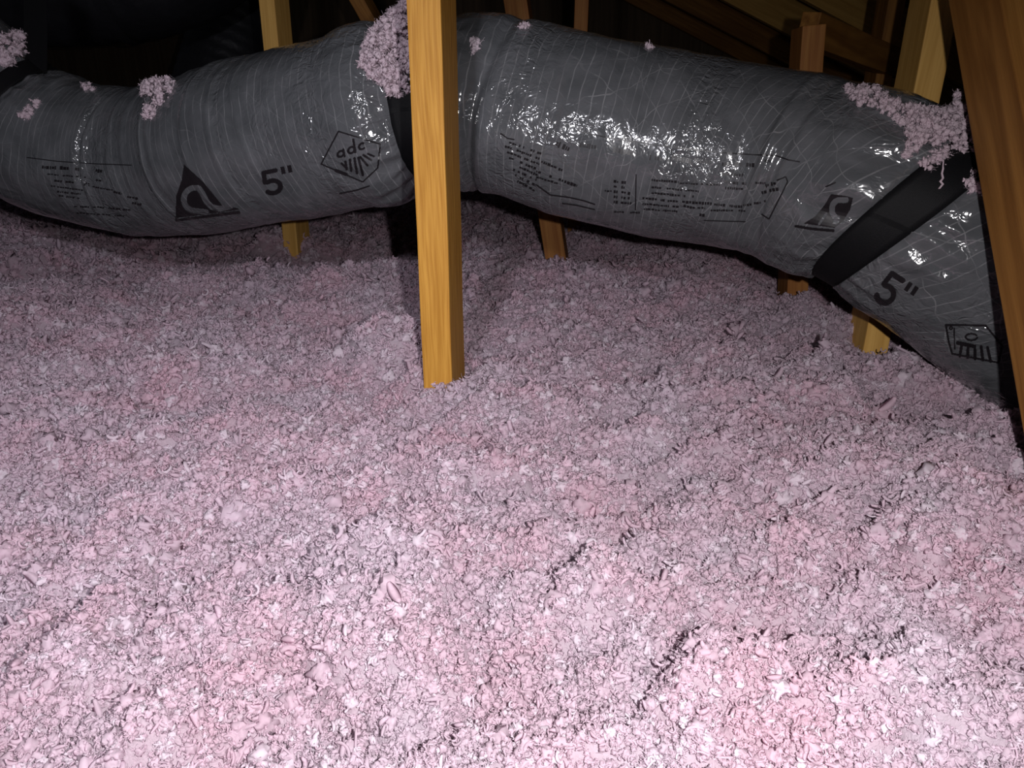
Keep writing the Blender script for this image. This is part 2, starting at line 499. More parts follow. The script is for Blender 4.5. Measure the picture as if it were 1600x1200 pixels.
# ------------------------------------------------------------------ lumber
def lumber(name, p0, p1, wid, dep, mat, label, cat='post', group=None, seed=0, side=None):
    """p0, p1: ends of the axis; wid across the truss, dep along it"""
    p0 = np.array(p0); p1 = np.array(p1)
    L = np.linalg.norm(p1 - p0); zc = (p1 - p0) / L
    xr = TV if side is None else np.array(side)
    xc = xr - zc * xr.dot(zc); xc /= np.linalg.norm(xc)
    yc = np.cross(zc, xc)
    bm = bmesh.new()
    bmesh.ops.create_cube(bm, size=1.0)
    bmesh.ops.scale(bm, vec=(wid, dep, L), verts=bm.verts)
    bmesh.ops.bevel(bm, geom=[e for e in bm.edges], offset=0.0022, segments=2, profile=0.6, affect='EDGES')
    long = [e for e in bm.edges if abs(e.verts[0].co.z - e.verts[1].co.z) > L * 0.5]
    bmesh.ops.subdivide_edges(bm, edges=long, cuts=14)
    rng = np.random.RandomState(seed + 5)
    ph = rng.uniform(0, 6, 2)
    for v in bm.verts:                       # slight bow and uneven arris
        t = v.co.z / L
        v.co.x += 0.0012 * math.sin(3.0 * t + ph[0]) + 0.0003 * math.sin(41 * t + ph[1])
        v.co.y += 0.0010 * math.sin(2.4 * t + ph[1])
    me = bpy.data.meshes.new(name); bm.to_mesh(me); bm.free()
    me.materials.append(mat)
    o = bpy.data.objects.new(name, me); C.objects.link(o)
    Mx = Matrix.Identity(4)
    c = (p0 + p1) / 2
    for i in range(3):
        Mx[i][0] = xc[i]; Mx[i][1] = yc[i]; Mx[i][2] = zc[i]; Mx[i][3] = c[i]
    o.matrix_world = Mx
    tag(o, label, cat, group)
    return o

def post_from(pa, pb, Y, wid=0.038, dep=0.089):
    """axis ends from two front-face pixels at distance Y, run down to the floor and up to the roof"""
    a = at_y(*pa, Y) + TU * dep / 2; b = at_y(*pb, Y) + TU * dep / 2
    d = (b - a); d /= d[2]
    p0 = a + d * (FLOOR_Z + 0.005 - a[2])
    top = (roof_z(b[0]) + 0.05 - a[2]) / (1 + RS * d[0]) * 1.0
    p1 = a + d * min(top, 1.25)
    return p0, p1

p0 = at_y(685, 600, 0.89) + TU * 0.0445
lumber('truss_post', (p0[0], p0[1], FLOOR_Z + 0.005), (p0[0], p0[1], 1.2), 0.038, 0.089, M_WOOD,
       'honey-coloured wooden truss post standing in the insulation in front of the silver duct', seed=1)
p0, p1 = post_from((452, 360), (421, 50), 1.92)
lumber('truss_post', p0, p1, 0.038, 0.089, M_WOOD_PALE, 'slim wooden truss post rising behind the left duct section', seed=2)
p0, p1 = post_from((866, 385), (807, 10), 1.78)
lumber('truss_post', p0, p1, 0.050, 0.089, M_WOOD_BOUNCE, 'leaning truss post, reddened with painted bounce light, crossing behind the duct just right of the front post', seed=3)
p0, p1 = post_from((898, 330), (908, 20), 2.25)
lumber('truss_post', p0, p1, 0.038, 0.089, M_WOOD_BOUNCE, 'thin dim truss post peeking above the duct, second right of the front post', seed=4)
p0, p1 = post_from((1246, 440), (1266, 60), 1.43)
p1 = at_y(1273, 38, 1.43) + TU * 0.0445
lumber('truss_post', p0, p1, 0.040, 0.089, M_WOOD_BOUNCE, 'short dim truss post behind the right duct section, topped by a sloping brace', seed=5)
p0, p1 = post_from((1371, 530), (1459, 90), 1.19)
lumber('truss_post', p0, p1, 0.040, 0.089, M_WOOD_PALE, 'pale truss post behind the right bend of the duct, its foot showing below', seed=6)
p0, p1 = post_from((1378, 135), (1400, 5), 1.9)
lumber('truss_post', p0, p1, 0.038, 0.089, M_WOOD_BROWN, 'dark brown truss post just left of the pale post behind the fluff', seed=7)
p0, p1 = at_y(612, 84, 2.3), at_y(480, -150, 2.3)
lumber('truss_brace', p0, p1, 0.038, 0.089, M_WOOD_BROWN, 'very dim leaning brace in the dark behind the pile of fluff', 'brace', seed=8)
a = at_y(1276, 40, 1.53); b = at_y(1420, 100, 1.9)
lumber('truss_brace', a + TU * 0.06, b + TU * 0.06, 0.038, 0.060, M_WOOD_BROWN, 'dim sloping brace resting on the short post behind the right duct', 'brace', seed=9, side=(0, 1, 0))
# big diagonal at the right edge
a = at(1483, 0, 0.86); b = at(1600, 670, 0.70)
d = (b - a) / np.linalg.norm(b - a)
nn = np.cross(d, TV); nn /= np.linalg.norm(nn)
if nn[1] > 0: nn = -nn
off = nn * 0.0445 + TV * 0.019
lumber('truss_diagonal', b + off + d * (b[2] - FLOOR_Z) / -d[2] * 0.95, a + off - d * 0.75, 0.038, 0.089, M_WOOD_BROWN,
       'thick brown diagonal truss beam at the right edge, nearest the camera', 'beam', seed=10)
# rafters under the roof deck
names = ['nearest', 'second', 'third', 'fourth', 'fifth', 'farthest']
lab = ['dim rafter crossing the upper right corner behind the beams', 'sloping rafter under the roof deck at the top, nearest of the dim rafters',
       'sloping rafter under the roof deck, middle one of the dim rafters', 'sloping rafter under the roof deck, lowest seen above the duct',
       'faint farthest rafter, almost lost in the dark']
for i, yy in enumerate((2.62, 3.22, 3.83, 4.44, 5.0)):
    xa, xb = -1.6, 2.4
    pa = np.array((xa, yy, roof_z(xa) + 0.06)); pb = np.array((xb, yy, roof_z(xb) + 0.06))
    lumber('rafter', pa, pb, 0.038, 0.14, M_WOOD_PALE if i in (1, 2) else M_WOOD_BROWN, lab[i], 'rafter', 'rafters under the roof deck', seed=20 + i, side=(0, 1, 0))

# ------------------------------------------------------------------ the silver flex duct
CTRL = [(-260, -60, 1.27, 112), (-110, 72, 1.36, 108), (0, 167, 1.42, 106), (90, 224, 1.44, 107), (200, 252, 1.43, 111),
        (300, 246, 1.37, 118), (400, 224, 1.29, 125), (500, 201, 1.24, 130), (590, 180, 1.20, 131), (650, 169, 1.18, 122),
        (700, 164, 1.17, 122), (780, 168, 1.15, 133), (900, 195, 1.13, 139), (1000, 218, 1.12, 141), (1100, 237, 1.10, 141),
        (1200, 253, 1.07, 142), (1300, 280, 1.03, 146), (1370, 307, 1.0, 148), (1440, 349, 0.985, 151), (1520, 407, 0.98, 153), (1640, 497, 0.985, 153), (1800, 617, 0.99, 153)]
cp = np.array([at(c[0], c[1], c[2]) for c in CTRL]); cr = np.array([c[3] * c[2] / F for c in CTRL]); cpx = np.array([c[0] for c in CTRL], float)
def catmull(P, per=40):
    out = []
    Pp = np.concatenate([[2 * P[0] - P[1]], P, [2 * P[-1] - P[-2]]])
    for i in range(len(P) - 1):
        a, b, c, d = Pp[i:i + 4]
        t = np.linspace(0, 1, per, endpoint=False)[:, None] if P.ndim > 1 else np.linspace(0, 1, per, endpoint=False)
        out.append(0.5 * (2 * b + (c - a) * t + (2 * a - 5 * b + 4 * c - d) * t * t + (3 * b - a - 3 * c + d) * t ** 3))
    return np.concatenate(out + [P[-1:]])
path = catmull(cp); prad = catmull(cr); ppx = catmull(cpx)
seg = np.linalg.norm(np.diff(path, axis=0), axis=1); sarc = np.concatenate([[0], np.cumsum(seg)])
NS, NT_ = 900, 208
ss = np.linspace(0, sarc[-1], NS)
cen = np.stack([np.interp(ss, sarc, path[:, k]) for k in range(3)], -1)
for _ in range(12):
    cen[1:-1] = (cen[:-2] + 2 * cen[1:-1] + cen[2:]) / 4
rr = np.interp(ss, sarc, prad); spx = np.interp(ss, sarc, ppx)
tan = np.gradient(cen, axis=0); tan /= np.linalg.norm(tan, axis=1)[:, None]
UPZ = np.array([0, 0, 1.0])
fr = np.cross(tan, UPZ)          # horizontal, towards or away from the camera
fr /= np.linalg.norm(fr, axis=1)[:, None]
fr = np.where((fr[:, 1] > 0)[:, None], -fr, fr)
up = np.cross(fr, tan); up = np.where((up[:, 2] < 0)[:, None], -up, up)
def s_of(px): return float(np.interp(px, spx, ss))
def s_front(px):
    """arc length whose camera-side generatrix lies at this pixel column"""
    q = cen + fr * rr[:, None] - CAM
    x = 800 + F * q.dot(RGT) / q.dot(FWD)
    return float(ss[np.argmin(np.abs(x - px))])
STRAPS = [(s_front(-46), 0.06, 0.0), (s_front(634), 0.12, 0.0), (s_of(1402), 0.04, 0.026)]
print('duct length', sarc[-1], 'straps', [s[0] for s in STRAPS], 'crease', s_of(778))
def smooth_r(s, r, T=0.0):
    m = np.ones_like(s)
    for s0, k, tl in STRAPS:
        q = np.abs(s - s0 - tl * np.sin(T))
        m = m * (1 - k * np.exp(-(np.maximum(q - 0.018, 0) / 0.022) ** 2))
        m = m * (1 + 0.035 * np.exp(-((q - 0.085) / 0.04) ** 2))
    return r * m
CRINKLE = [(s_of(224), 0.016, 1.0), (s_of(322), 0.007, 0.8), (s_of(432), 0.007, 0.7), (s_of(560), 0.03, 0.9), (s_of(1100), 0.03, 0.8), (s_of(830), 0.03, 0.8), (s_of(1530), 0.035, 0.8)]
M_FILM = mat_film()
TH = np.linspace(0, 2 * math.pi, NT_, endpoint=False)        # 0 = front, pi/2 = top
Sg, Tg = np.meshgrid(ss, TH, indexing='ij')
Rg = smooth_r(Sg, np.repeat(rr[:, None], NT_, 1), Tg)
ct, st_ = np.cos(Tg), np.sin(Tg)
vv = Tg.copy(); vv[vv > math.pi] -= 2 * math.pi
cyl = lambda fs, ft, o: np.stack([Sg * fs + o, ct * ft * 0.135 + o * 0.7, st_ * ft * 0.135 - o], -1)
near = np.zeros_like(Sg)
for s0, _, tl in STRAPS: near = np.maximum(near, np.exp(-((np.abs(Sg - s0 - tl * np.sin(Tg)) - 0.02).clip(0) / 0.07) ** 2))
on_strap = np.zeros_like(Sg)
for s0, _, tl in STRAPS: on_strap = np.maximum(on_strap, (np.abs(Sg - s0 - tl * np.sin(Tg)) < 0.022).astype(float))
dsp = 0.0055 * perlin(cyl(4.5, 5.0, 2.2)) + 0.0035 * perlin(cyl(12.0, 10.0, 9.1))
# ridges of the film pulled round the duct
crumple = 1 - 2 * np.abs(perlin(cyl(16.0, 7.0, 4.4)))
crumple2 = 1 - 2 * np.abs(perlin(cyl(34.0, 24.0, 6.4)))
crumple3 = 1 - 2 * np.abs(perlin(cyl(60.0, 55.0, 8.8)))
patchy = np.clip(perlin(cyl(5.0, 6.0, 13.0)) * 1.2 + 0.45, 0, 1)
dsp += 0.0022 * crumple * (0.35 + patchy) + 0.0011 * crumple2 * (0.2 + patchy) + 0.0004 * crumple3 * patchy
pull = 1 - 2 * np.abs(perlin(np.stack([Sg * 1.0 + 3, ct * 3.2 + 5, st_ * 3.2], -1)))
dsp += near * (0.006 * (1 - 2 * np.abs(perlin(cyl(5.0, 22.0, 17.0)))) + 0.003 * (1 - 2 * np.abs(perlin(cyl(22.0, 40.0, 1.3)))))
# the fold just right of the front post and the loose label skin hanging below it
sc_ = s_of(778) + 0.018 * np.sin(Tg) + 0.006 * perlin(cyl(3, 6, 5.5))
dsp -= 0.016 * np.exp(-((Sg - sc_) / 0.010) ** 2) * np.clip(0.35 + 0.65 * np.cos(Tg + 0.2), 0, 1)
lowr = np.exp(-((vv + 0.35) / 0.45) ** 2) * np.clip((Sg - s_of(775)) / 0.03, 0, 1) * np.clip((s_of(1250) - Sg) / 0.1, 0, 1)
dsp += 0.007 * lowr
# deep pleat of the left section
sp2 = s_of(222) + 0.028 * np.sin(Tg - 0.4)
dsp -= 0.007 * np.exp(-((Sg - sp2) / 0.008) ** 2) * np.clip(np.cos(Tg + 0.1), 0, 1)
dsp += 0.006 * np.exp(-((Sg - sp2 - 0.02) / 0.010) ** 2) * np.clip(np.cos(Tg + 0.1), 0, 1)
for pxk, am in ((322, 0.003), (300, 0.0015), (432, 0.002), (395, 0.0025), (455, 0.002), (270, 0.002), (350, 0.0015), (1225, 0.005), (1262, -0.005)):
    sk = s_of(pxk) + 0.014 * np.sin(Tg + pxk)
    dsp += am * np.exp(-((Sg - sk) / 0.006) ** 2) * np.clip(np.cos(Tg * 1.0 - 0.1), 0, 1)
dsp *= (1 - 0.93 * on_strap)
Rd = Rg + dsp
sag = 1.0 - 0.05 * np.clip(st_, 0, 1)                         # slightly flattened top
PV = cen[:, None, :] + fr[:, None, :] * (ct * Rd)[..., None] + up[:, None, :] * (st_ * Rd * sag)[..., None]
ii = np.arange(NS - 1)[:, None] * NT_ + np.arange(NT_)[None, :]
jj = np.arange(NS - 1)[:, None] * NT_ + (np.arange(NT_)[None, :] + 1) % NT_
Q = np.stack([ii, jj, jj + NT_, ii + NT_], -1).reshape(-1, 4)
PVf = PV.reshape(-1, 3)
def outward(Qs, Vs, cens):
    a, b, c = Vs[Qs[:, 0]], Vs[Qs[:, 1]], Vs[Qs[:, 2]]
    n = np.cross(b - a, c - a)
    return (n * ((a + c) / 2 - cens)).sum() > 0
cq = np.repeat(cen, NT_, 0)[Q[:, 0]]
if not outward(Q, PVf, cq): Q = Q[:, ::-1]
dme = fast_mesh('duct_jacket', PVf, Q, M_FILM)
crk = np.clip((perlin(cyl(7.0, 7.0, 31.0)) * 0.5 + 0.04) * 3.0, 0, 1)      # where the film is crinkled
for s0, wd, k in CRINKLE:                                                    # film gathered at the pleats
    crk = np.maximum(crk, k * np.exp(-((Sg - s0) / wd) ** 2))
at_ = dme.attributes.new('crinkle', 'FLOAT', 'POINT'); at_.data.foreach_set('value', crk.astype(np.float32).ravel())
uvl = dme.uv_layers.new(name='duct')
uvs = np.stack([Sg, vv * 0.135], -1).reshape(-1, 2)
luv = uvs[Q.ravel()].reshape(-1, 4, 2)
jump = (luv[..., 1].max(1) - luv[..., 1].min(1)) > 0.3
luv[jump, :, 1] = np.where(luv[jump, :, 1] < 0, luv[jump, :, 1] + 2 * math.pi * 0.135, luv[jump, :, 1])
uvl.data.foreach_set('uv', luv.astype(np.float32).ravel())
duct = bpy.data.objects.new('flexible_duct', None); C.objects.link(duct)
tag(duct, 'silver-grey insulated flexible air duct with black print, sagging between straps across the attic', 'air duct')
jk = bpy.data.objects.new('jacket', dme); C.objects.link(jk); jk.parent = duct
bvh = BVHTree.FromPolygons([Vector(p) for p in PVf], [tuple(int(i) for i in q) for q in Q])
def hit(px, py):
    loc, n, i, d = bvh.ray_cast(Vector(CAM), Vector(ray_of(px, py)))
    if loc is None: return None
    return np.array(loc), np.array(n)

# ------------------------------------------------------------------ straps
def strap(s0, width, label, anchor, group, tilt=0.0):
    root = bpy.data.objects.new('duct_strap', None); C.objects.link(root)
    tag(root, label, 'strap', group)
    nw, nt = 7, 120
    sv = np.linspace(s0 - width / 2, s0 + width / 2, nw); th = np.linspace(0, 2 * math.pi, nt, endpoint=False)
    def shell(off):
        out = []
        for sb in sv:
            for t in th:
                s = sb + tilt * math.sin(t); sm = s0 + tilt * math.sin(t)
                c = np.array([np.interp(s, ss, cen[:, k]) for k in range(3)])
                f = np.array([np.interp(s, ss, fr[:, k]) for k in range(3)]); u = np.array([np.interp(s, ss, up[:, k]) for k in range(3)])
                r0 = float(smooth_r(np.array([sm]), np.array([np.interp(sm, ss, rr)]), t)[0]) + off
                r = r0 + 0.0012 * math.sin(5 * t + s0 * 9)
                sg_ = 1 - 0.05 * max(math.sin(t), 0)
                out.append(c + f * math.cos(t) * r + u * math.sin(t) * r * sg_)
        return out
    V = shell(0.0065) + shell(0.0020)
    N = nw * nt; Fc = []
    for i in range(nw - 1):
        for k in range(nt):
            q = [i * nt + k, i * nt + (k + 1) % nt, (i + 1) * nt + (k + 1) % nt, (i + 1) * nt + k]
            Fc.append(q); Fc.append([x + N for x in q[::-1]])
    for k in range(nt):
        k2 = (k + 1) % nt
        Fc.append([k, k + N, k2 + N, k2]); e = (nw - 1) * nt
        Fc.append([e + k, e + k2, e + k2 + N, e + k + N])
    o = mesh_obj('band', V, Fc, M_STRAP, root)
    uvl = o.data.uv_layers.new(name='duct')
    for lp in o.data.loops:
        i = lp.vertex_index % N
        uvl.data[lp.index].uv = ((i // nt) / (nw - 1) * width, (i % nt) / nt * 0.8)
    # hanging tail from the band's top to the truss
    s0 = s0 + tilt
    c = np.array([np.interp(s0, ss, cen[:, k]) for k in range(3)]); u = np.array([np.interp(s0, ss, up[:, k]) for k in range(3)])
    t_ = np.array([np.interp(s0, ss, tan[:, k]) for k in range(3)]); f = np.array([np.interp(s0, ss, fr[:, k]) for k in range(3)])
    r0 = float(smooth_r(np.array([s0]), np.array([np.interp(s0, ss, rr)]), math.pi / 2)[0]) + 0.003
    st0 = c + u * r0 * 0.93 + f * 0.03
    n = 12; V = []
    for i in range(n + 1):
        q = i / n
        p = st0 * (1 - q) + anchor * q + np.array([0, 0, -0.01]) * math.sin(math.pi * q)
        dirv = (anchor - st0) / np.linalg.norm(anchor - st0)
        nv = np.cross(dirv, t_); nv /= np.linalg.norm(nv)
        wv = t_ * width / 2
        V += [p - wv + nv * 0.0012, p + wv + nv * 0.0012, p + wv - nv * 0.0012, p - wv - nv * 0.0012]
    Fc = [[0, 1, 2, 3], [n * 4 + 3, n * 4 + 2, n * 4 + 1, n * 4]]
    for i in range(n):
        for k in range(4):
            Fc.append([i * 4 + k, i * 4 + (k + 1) % 4, i * 4 + 4 + (k + 1) % 4, i * 4 + 4 + k])
    tl = mesh_obj('tail', V, Fc, M_STRAP, root, smooth=False)
    uvl = tl.data.uv_layers.new(name='duct')
    for lp in tl.data.loops:
        i = lp.vertex_index
        uvl.data[lp.index].uv = ((i % 4 in (1, 2)) * width, (i // 4) * 0.02)
    return root
strap(STRAPS[0][0], 0.048, 'black strap round the duct at the far left edge, under a tuft of fluff', at(52, -70, 1.42), 'straps holding up the duct', STRAPS[0][2])
strap(STRAPS[1][0], 0.050, 'black strap round the duct half hidden behind the front wooden post', at(672, -60, 1.10), 'straps holding up the duct')
strap(STRAPS[2][0], 0.043, 'wide black strap slanting across the duct at the right bend', at(1620, 165, 0.98), 'straps holding up the duct', STRAPS[2][2])

# ------------------------------------------------------------------ printing on the film
def on_skin(px, py, lift=0.0007):
    h = hit(px, py)
    if h is None: return None
    p, n = h
    if np.dot(n, p - CAM) > 0: n = -n
    return p + n * lift

class Print:
    def __init__(self): self.V, self.F = [], []
    def quad(self, pts):
        ps = [on_skin(*p) for p in pts]
        if any(p is None for p in ps): return
        if max(np.linalg.norm(ps[i] - ps[i - 1]) for i in range(4)) > 0.02: return
        b = len(self.V); self.V += ps; self.F.append([b, b + 1, b + 2, b + 3])
    def shape(self, inside, x0, y0, x1, y1, step=0.8):
        nx = int((x1 - x0) / step); ny = int((y1 - y0) / step)
        xs = x0 + np.arange(nx + 1) * step; ys = y0 + np.arange(ny + 1) * step
        cx, cy = np.meshgrid(xs[:-1] + step / 2, ys[:-1] + step / 2)
        m = inside(cx, cy)
        idx = {}
        def vid(i, j):
            if (i, j) not in idx:
                p = on_skin(xs[i], ys[j])
                if p is None: return None
                idx[(i, j)] = len(self.V); self.V.append(p)
            return idx[(i, j)]
        for j, i in zip(*np.nonzero(m)):
            q = [vid(i, j), vid(i + 1, j), vid(i + 1, j + 1), vid(i, j + 1)]
            if None in q: continue
            P4 = [self.V[k] for k in q]
            if max(np.linalg.norm(P4[k] - P4[k - 1]) for k in range(4)) > 0.01: continue
            self.F.append(q)
    def line(self, pts, wd):
        for (xa, ya), (xb, yb) in zip(pts[:-1], pts[1:]):
            L = math.hypot(xb - xa, yb - ya); n = max(1, int(L / 4)); nx, ny = -(yb - ya) / L * wd / 2, (xb - xa) / L * wd / 2
            for k in range(n):
                t, u = k / n, (k + 1) / n
                p = (xa + (xb - xa) * t, ya + (yb - ya) * t); q = (xa + (xb - xa) * u, ya + (yb - ya) * u)
                self.quad([(p[0] + nx, p[1] + ny), (q[0] + nx, q[1] + ny), (q[0] - nx, q[1] - ny), (p[0] - nx, p[1] - ny)])
    def row(self, xa, ya, xb, yb, h, seed, fill=0.8, lo=1.8, hi=4.8):
        """a row of small print too fine to read: short uneven strokes"""
        rng = random.Random(seed); L = math.hypot(xb - xa, yb - ya); dx, dy = (xb - xa) / L, (yb - ya) / L; t = 0
        while t < L - 1:
            wv = rng.uniform(lo, hi); hh = h * rng.uniform(0.6, 1.0) / 2; o = rng.uniform(-0.4, 0.4)
            if rng.random() < fill:
                a = (xa + dx * t, ya + dy * t + o); b = (xa + dx * min(t + wv, L), ya + dy * min(t + wv, L) + o)
                self.quad([(a[0] + dy * hh, a[1] - hh), (b[0] + dy * hh, b[1] - hh), (b[0] - dy * hh, b[1] + hh), (a[0] - dy * hh, a[1] + hh)])
            t += wv + rng.uniform(0.4, 1.4)
    def done(self, name, label):
        if not self.F: return
        o = mesh_obj(name, self.V, self.F, M_INK, duct); o['label'] = label
        if name == 'printed_text': o['kind'] = 'stuff'
        return o

def seg_d(x, y, pts):
    d = np.full(x.shape, 1e9)
    for (xa, ya), (xb, yb) in zip(pts[:-1], pts[1:]):
        vx, vy = xb - xa, yb - ya; L2 = vx * vx + vy * vy + 1e-9
        t = np.clip(((x - xa) * vx + (y - ya) * vy) / L2, 0, 1)
        d = np.minimum(d, np.hypot(x - xa - t * vx, y - ya - t * vy))
    return d
def poly_in(x, y, P):
    c = np.zeros(x.shape, bool); n = len(P)
    for i in range(n):
        xa, ya = P[i]; xb, yb = P[i - 1]
        cr_ = (ya > y) != (yb > y)
        c ^= cr_ & (x < (xb - xa) * (y - ya) / (yb - ya + 1e-12) + xa)
    return c
def arc(cx, cy, rx, ry, a0, a1, n=18):
    return [(cx + rx * math.cos(math.radians(a0 + (a1 - a0) * i / n)), cy + ry * math.sin(math.radians(a0 + (a1 - a0) * i / n))) for i in range(n + 1)]
def frame(ox, oy, ux, uy, vx, vy):
    """inverse of p = o + u*U + v*V"""
    det = ux * vy - uy * vx
    return lambda x, y: (((x - ox) * vy - (y - oy) * vx) / det, ((y - oy) * ux - (x - ox) * uy) / det)

# triangle logo with a curled letter, left section
pr = Print()
TRI = [(288, 257), (284, 282), (276, 305), (274, 346), (376, 333), (372, 325), (347, 320), (318, 284)]
loop = arc(307, 311, 16, 19, 75, -72) + [(316, 299), (322, 312), (330, 322), (342, 326), (358, 322)]
loop = [(322, 331)] + arc(305, 311, 17.5, 18, 100, 290) + [(316, 301), (323, 315), (331, 323), (343, 326), (360, 322)]
def ins_fn(x, y):
    return poly_in(x, y, TRI) & (seg_d(x, y, loop) > 4.6) & ~(seg_d(x, y, [(276, 341), (372, 328)]) < 0.9)
pr.shape(ins_fn, 270, 252, 380, 350)
pr.done('printed_logo', 'black triangular logo with a curled letter a')

def five(ox, oy, ux, uy, vx, vy, name, label):
    """numeral five with inch marks; frame u across the figure, v down, unit = figure height"""
    fn = frame(ox, oy, ux, uy, vx, vy)
    bowl = [(0.12, 0.47)] + arc(0.30, 0.69, 0.27, 0.25, -115, 140, 22)
    def inside(x, y):
        a, b = fn(x, y)
        m = seg_d(a, b, [(0.10, 0.07), (0.52, 0.07)]) < 0.085
        m |= seg_d(a, b, [(0.10, 0.07), (0.07, 0.46)]) < 0.080
        m |= seg_d(a, b, bowl) < 0.088
        m |= (np.abs(a - 0.78) < 0.07) & (b > -0.02) & (b < 0.27)
        m |= (np.abs(a - 1.02) < 0.07) & (b > -0.02) & (b < 0.27)
        return m
    P = Print()
    cs = [(ox + ux * a + vx * b, oy + uy * a + vy * b) for a in (-0.2, 1.3) for b in (-0.2, 1.15)]
    P.shape(inside, min(c[0] for c in cs), min(c[1] for c in cs), max(c[0] for c in cs), max(c[1] for c in cs))
    P.done(name, label)
five(407, 268, 44, -9, 9, 38, 'printed_size', 'black 5 inch size mark on the left section')
five(1392, 421, 40, 27, -30, 44, 'printed_size', 'black 5 inch size mark on the right end')

# diamond logo with the letters adc and rays
pr = Print()
DIA = [(502, 256), (529, 205), (594, 225), (590, 262), (567, 284)]
def glyphs(x, y):
    fn = frame(526, 237, 13.6, -4.9, 2.0, 12.5); a, b = fn(x, y)
    m = seg_d(a, b, arc(0.42, 0.42, 0.36, 0.34, 0, 360)) < 0.13
    m |= seg_d(a, b, [(0.78, 0.0), (0.80, 0.9)]) < 0.11
    a2 = a - 1.22
    m |= seg_d(a2, b, arc(0.42, 0.42, 0.36, 0.36, 0, 360)) < 0.13
    m |= seg_d(a2, b, [(0.80, -0.75), (0.82, 0.85)]) < 0.13
    a3 = a - 2.45
    m |= seg_d(a3, b, arc(0.42, 0.42, 0.36, 0.36, 62, 298)) < 0.13
    return m
def dia(x, y):
    m = seg_d(x, y, DIA + [DIA[0]]) < 1.1
    m |= seg_d(x, y, [(525, 266), (541, 272)]) < 2.6
    for (xa, ya, xb, yb, wv) in ((534, 255, 542, 263, 1.6), (540, 252, 542, 264, 1.8), (547, 249, 549, 266, 1.9), (554, 247, 558, 270, 1.9),
                                 (560, 246, 567, 273, 1.9), (563, 245, 574, 258, 1.8), (568, 242, 580, 250, 1.8), (575, 240, 584, 244, 1.6)):
        m |= seg_d(x, y, [(xa, ya), (xb, yb)]) < wv
    return m | glyphs(x, y)
pr.shape(dia, 496, 198, 600, 290, 0.7)
pr.line([(530, 302), (556, 297), (578, 290)], 2.2)
pr.done('printed_logo', 'black outlined diamond logo with the letters adc over rays')

# small print of the left section
pr = Print()
pr.line([(42, 246), (90, 252), (150, 256), (206, 258)], 1.4)
for k, (xa, ya, xb, yb, h) in enumerate(((66, 261, 124, 264, 6), (150, 266, 170, 270, 6), (64, 271, 136, 277, 3), (85, 282, 140, 287, 3.5), (80, 290, 130, 297, 3), (128, 288, 176, 297, 2.5),
        (86, 299, 126, 303, 3), (150, 281, 160, 283, 3), (92, 305, 126, 310, 3.2), (178, 299, 190, 303, 4), (196, 307, 216, 310, 4), (204, 316, 222, 320, 4),
        (116, 322, 150, 324, 3), (152, 323, 205, 328, 3.4), (120, 332, 194, 337, 2.4))):
    pr.row(xa, ya, xb, yb, h, k + 3)
pr.done('printed_text', 'rows of black print too small to read')

# big label of the right section
pr = Print()
pr.line([(897, 203), (925, 210), (960, 217), (1007, 224), (1060, 231), (1120, 238), (1180, 242), (1212, 243), (1232, 250), (1250, 253)], 2.0)
pr.line([(1214, 282), (1228, 276), (1231, 284), (1218, 310), (1202, 342), (1190, 334)], 2.2)
pr.line([(1100, 344), (1165, 346)], 1.6)
pr.line([(838, 288), (860, 304), (890, 308), (912, 313), (930, 319)], 2.2)
pr.line([(878, 317), (900, 320), (930, 327)], 2.0)
pr.line([(994, 272), (993, 328)], 1.8)
pr.line([(782, 208), (793, 216), (804, 218)], 2.0)
for k in range(8):
    pr.row(786 + 3.2 * k, 219 + 9 * k, 846 - 1.5 * k, 240 + 8.2 * k, 4.0, 60 + k, 0.72)
for k, (xa, ya, xb, yb, h) in enumerate(((846, 252, 879, 266, 4.2), (838, 267, 880, 282, 4.0), (882, 283, 902, 290, 5), (838, 276, 880, 289, 3.4),
        (869, 224, 897, 237, 9), (905, 226, 932, 230, 9), (958, 234, 990, 240, 9), (1015, 246, 1040, 249, 9), (1050, 246, 1080, 252, 9), (1085, 250, 1120, 255, 8),
        (1128, 256, 1180, 258, 7), (1190, 251, 1204, 252, 5),
        (1018, 281, 1060, 284, 4), (1062, 286, 1125, 289, 3), (1128, 272, 1166, 274, 5), (1128, 284, 1166, 287, 5), (1128, 293, 1168, 296, 4.5), (1180, 285, 1196, 286, 4),
        (1196, 290, 1222, 284, 6), (1190, 301, 1218, 295, 6),
        (1018, 292, 1092, 299, 4), (1018, 301, 1084, 307, 4), (1004, 309, 1060, 315, 4.2), (1004, 318, 1062, 323, 3.6), (1006, 326, 1060, 330, 3.4),
        (1066, 315, 1112, 318, 4.5), (1068, 321, 1086, 325, 4), (1116, 319, 1160, 323, 4.5), (1162, 321, 1198, 314, 4), (1090, 324, 1102, 325, 4), (1110, 328, 1166, 329, 4),
        (1090, 335, 1103, 336, 4.5), (955, 330, 1000, 332, 3))):
    pr.row(xa, ya, xb, yb, h, 90 + k, 0.86)
for j in range(5):
    for c_, (xa, xb) in enumerate(((959, 966), (971, 978), (981, 986))):
        pr.row(xa, 283 + j * 8 + c_ * 1.0, xb, 284 + j * 8 + c_ * 1.0, 4.6, 150 + j * 3 + c_, 0.95)
pr.row(945, 298, 956, 298, 3.5, 201); pr.row(970, 316, 987, 317, 3, 202, 1.0)
pr.done('printed_text', 'bordered label of black print too small to read')

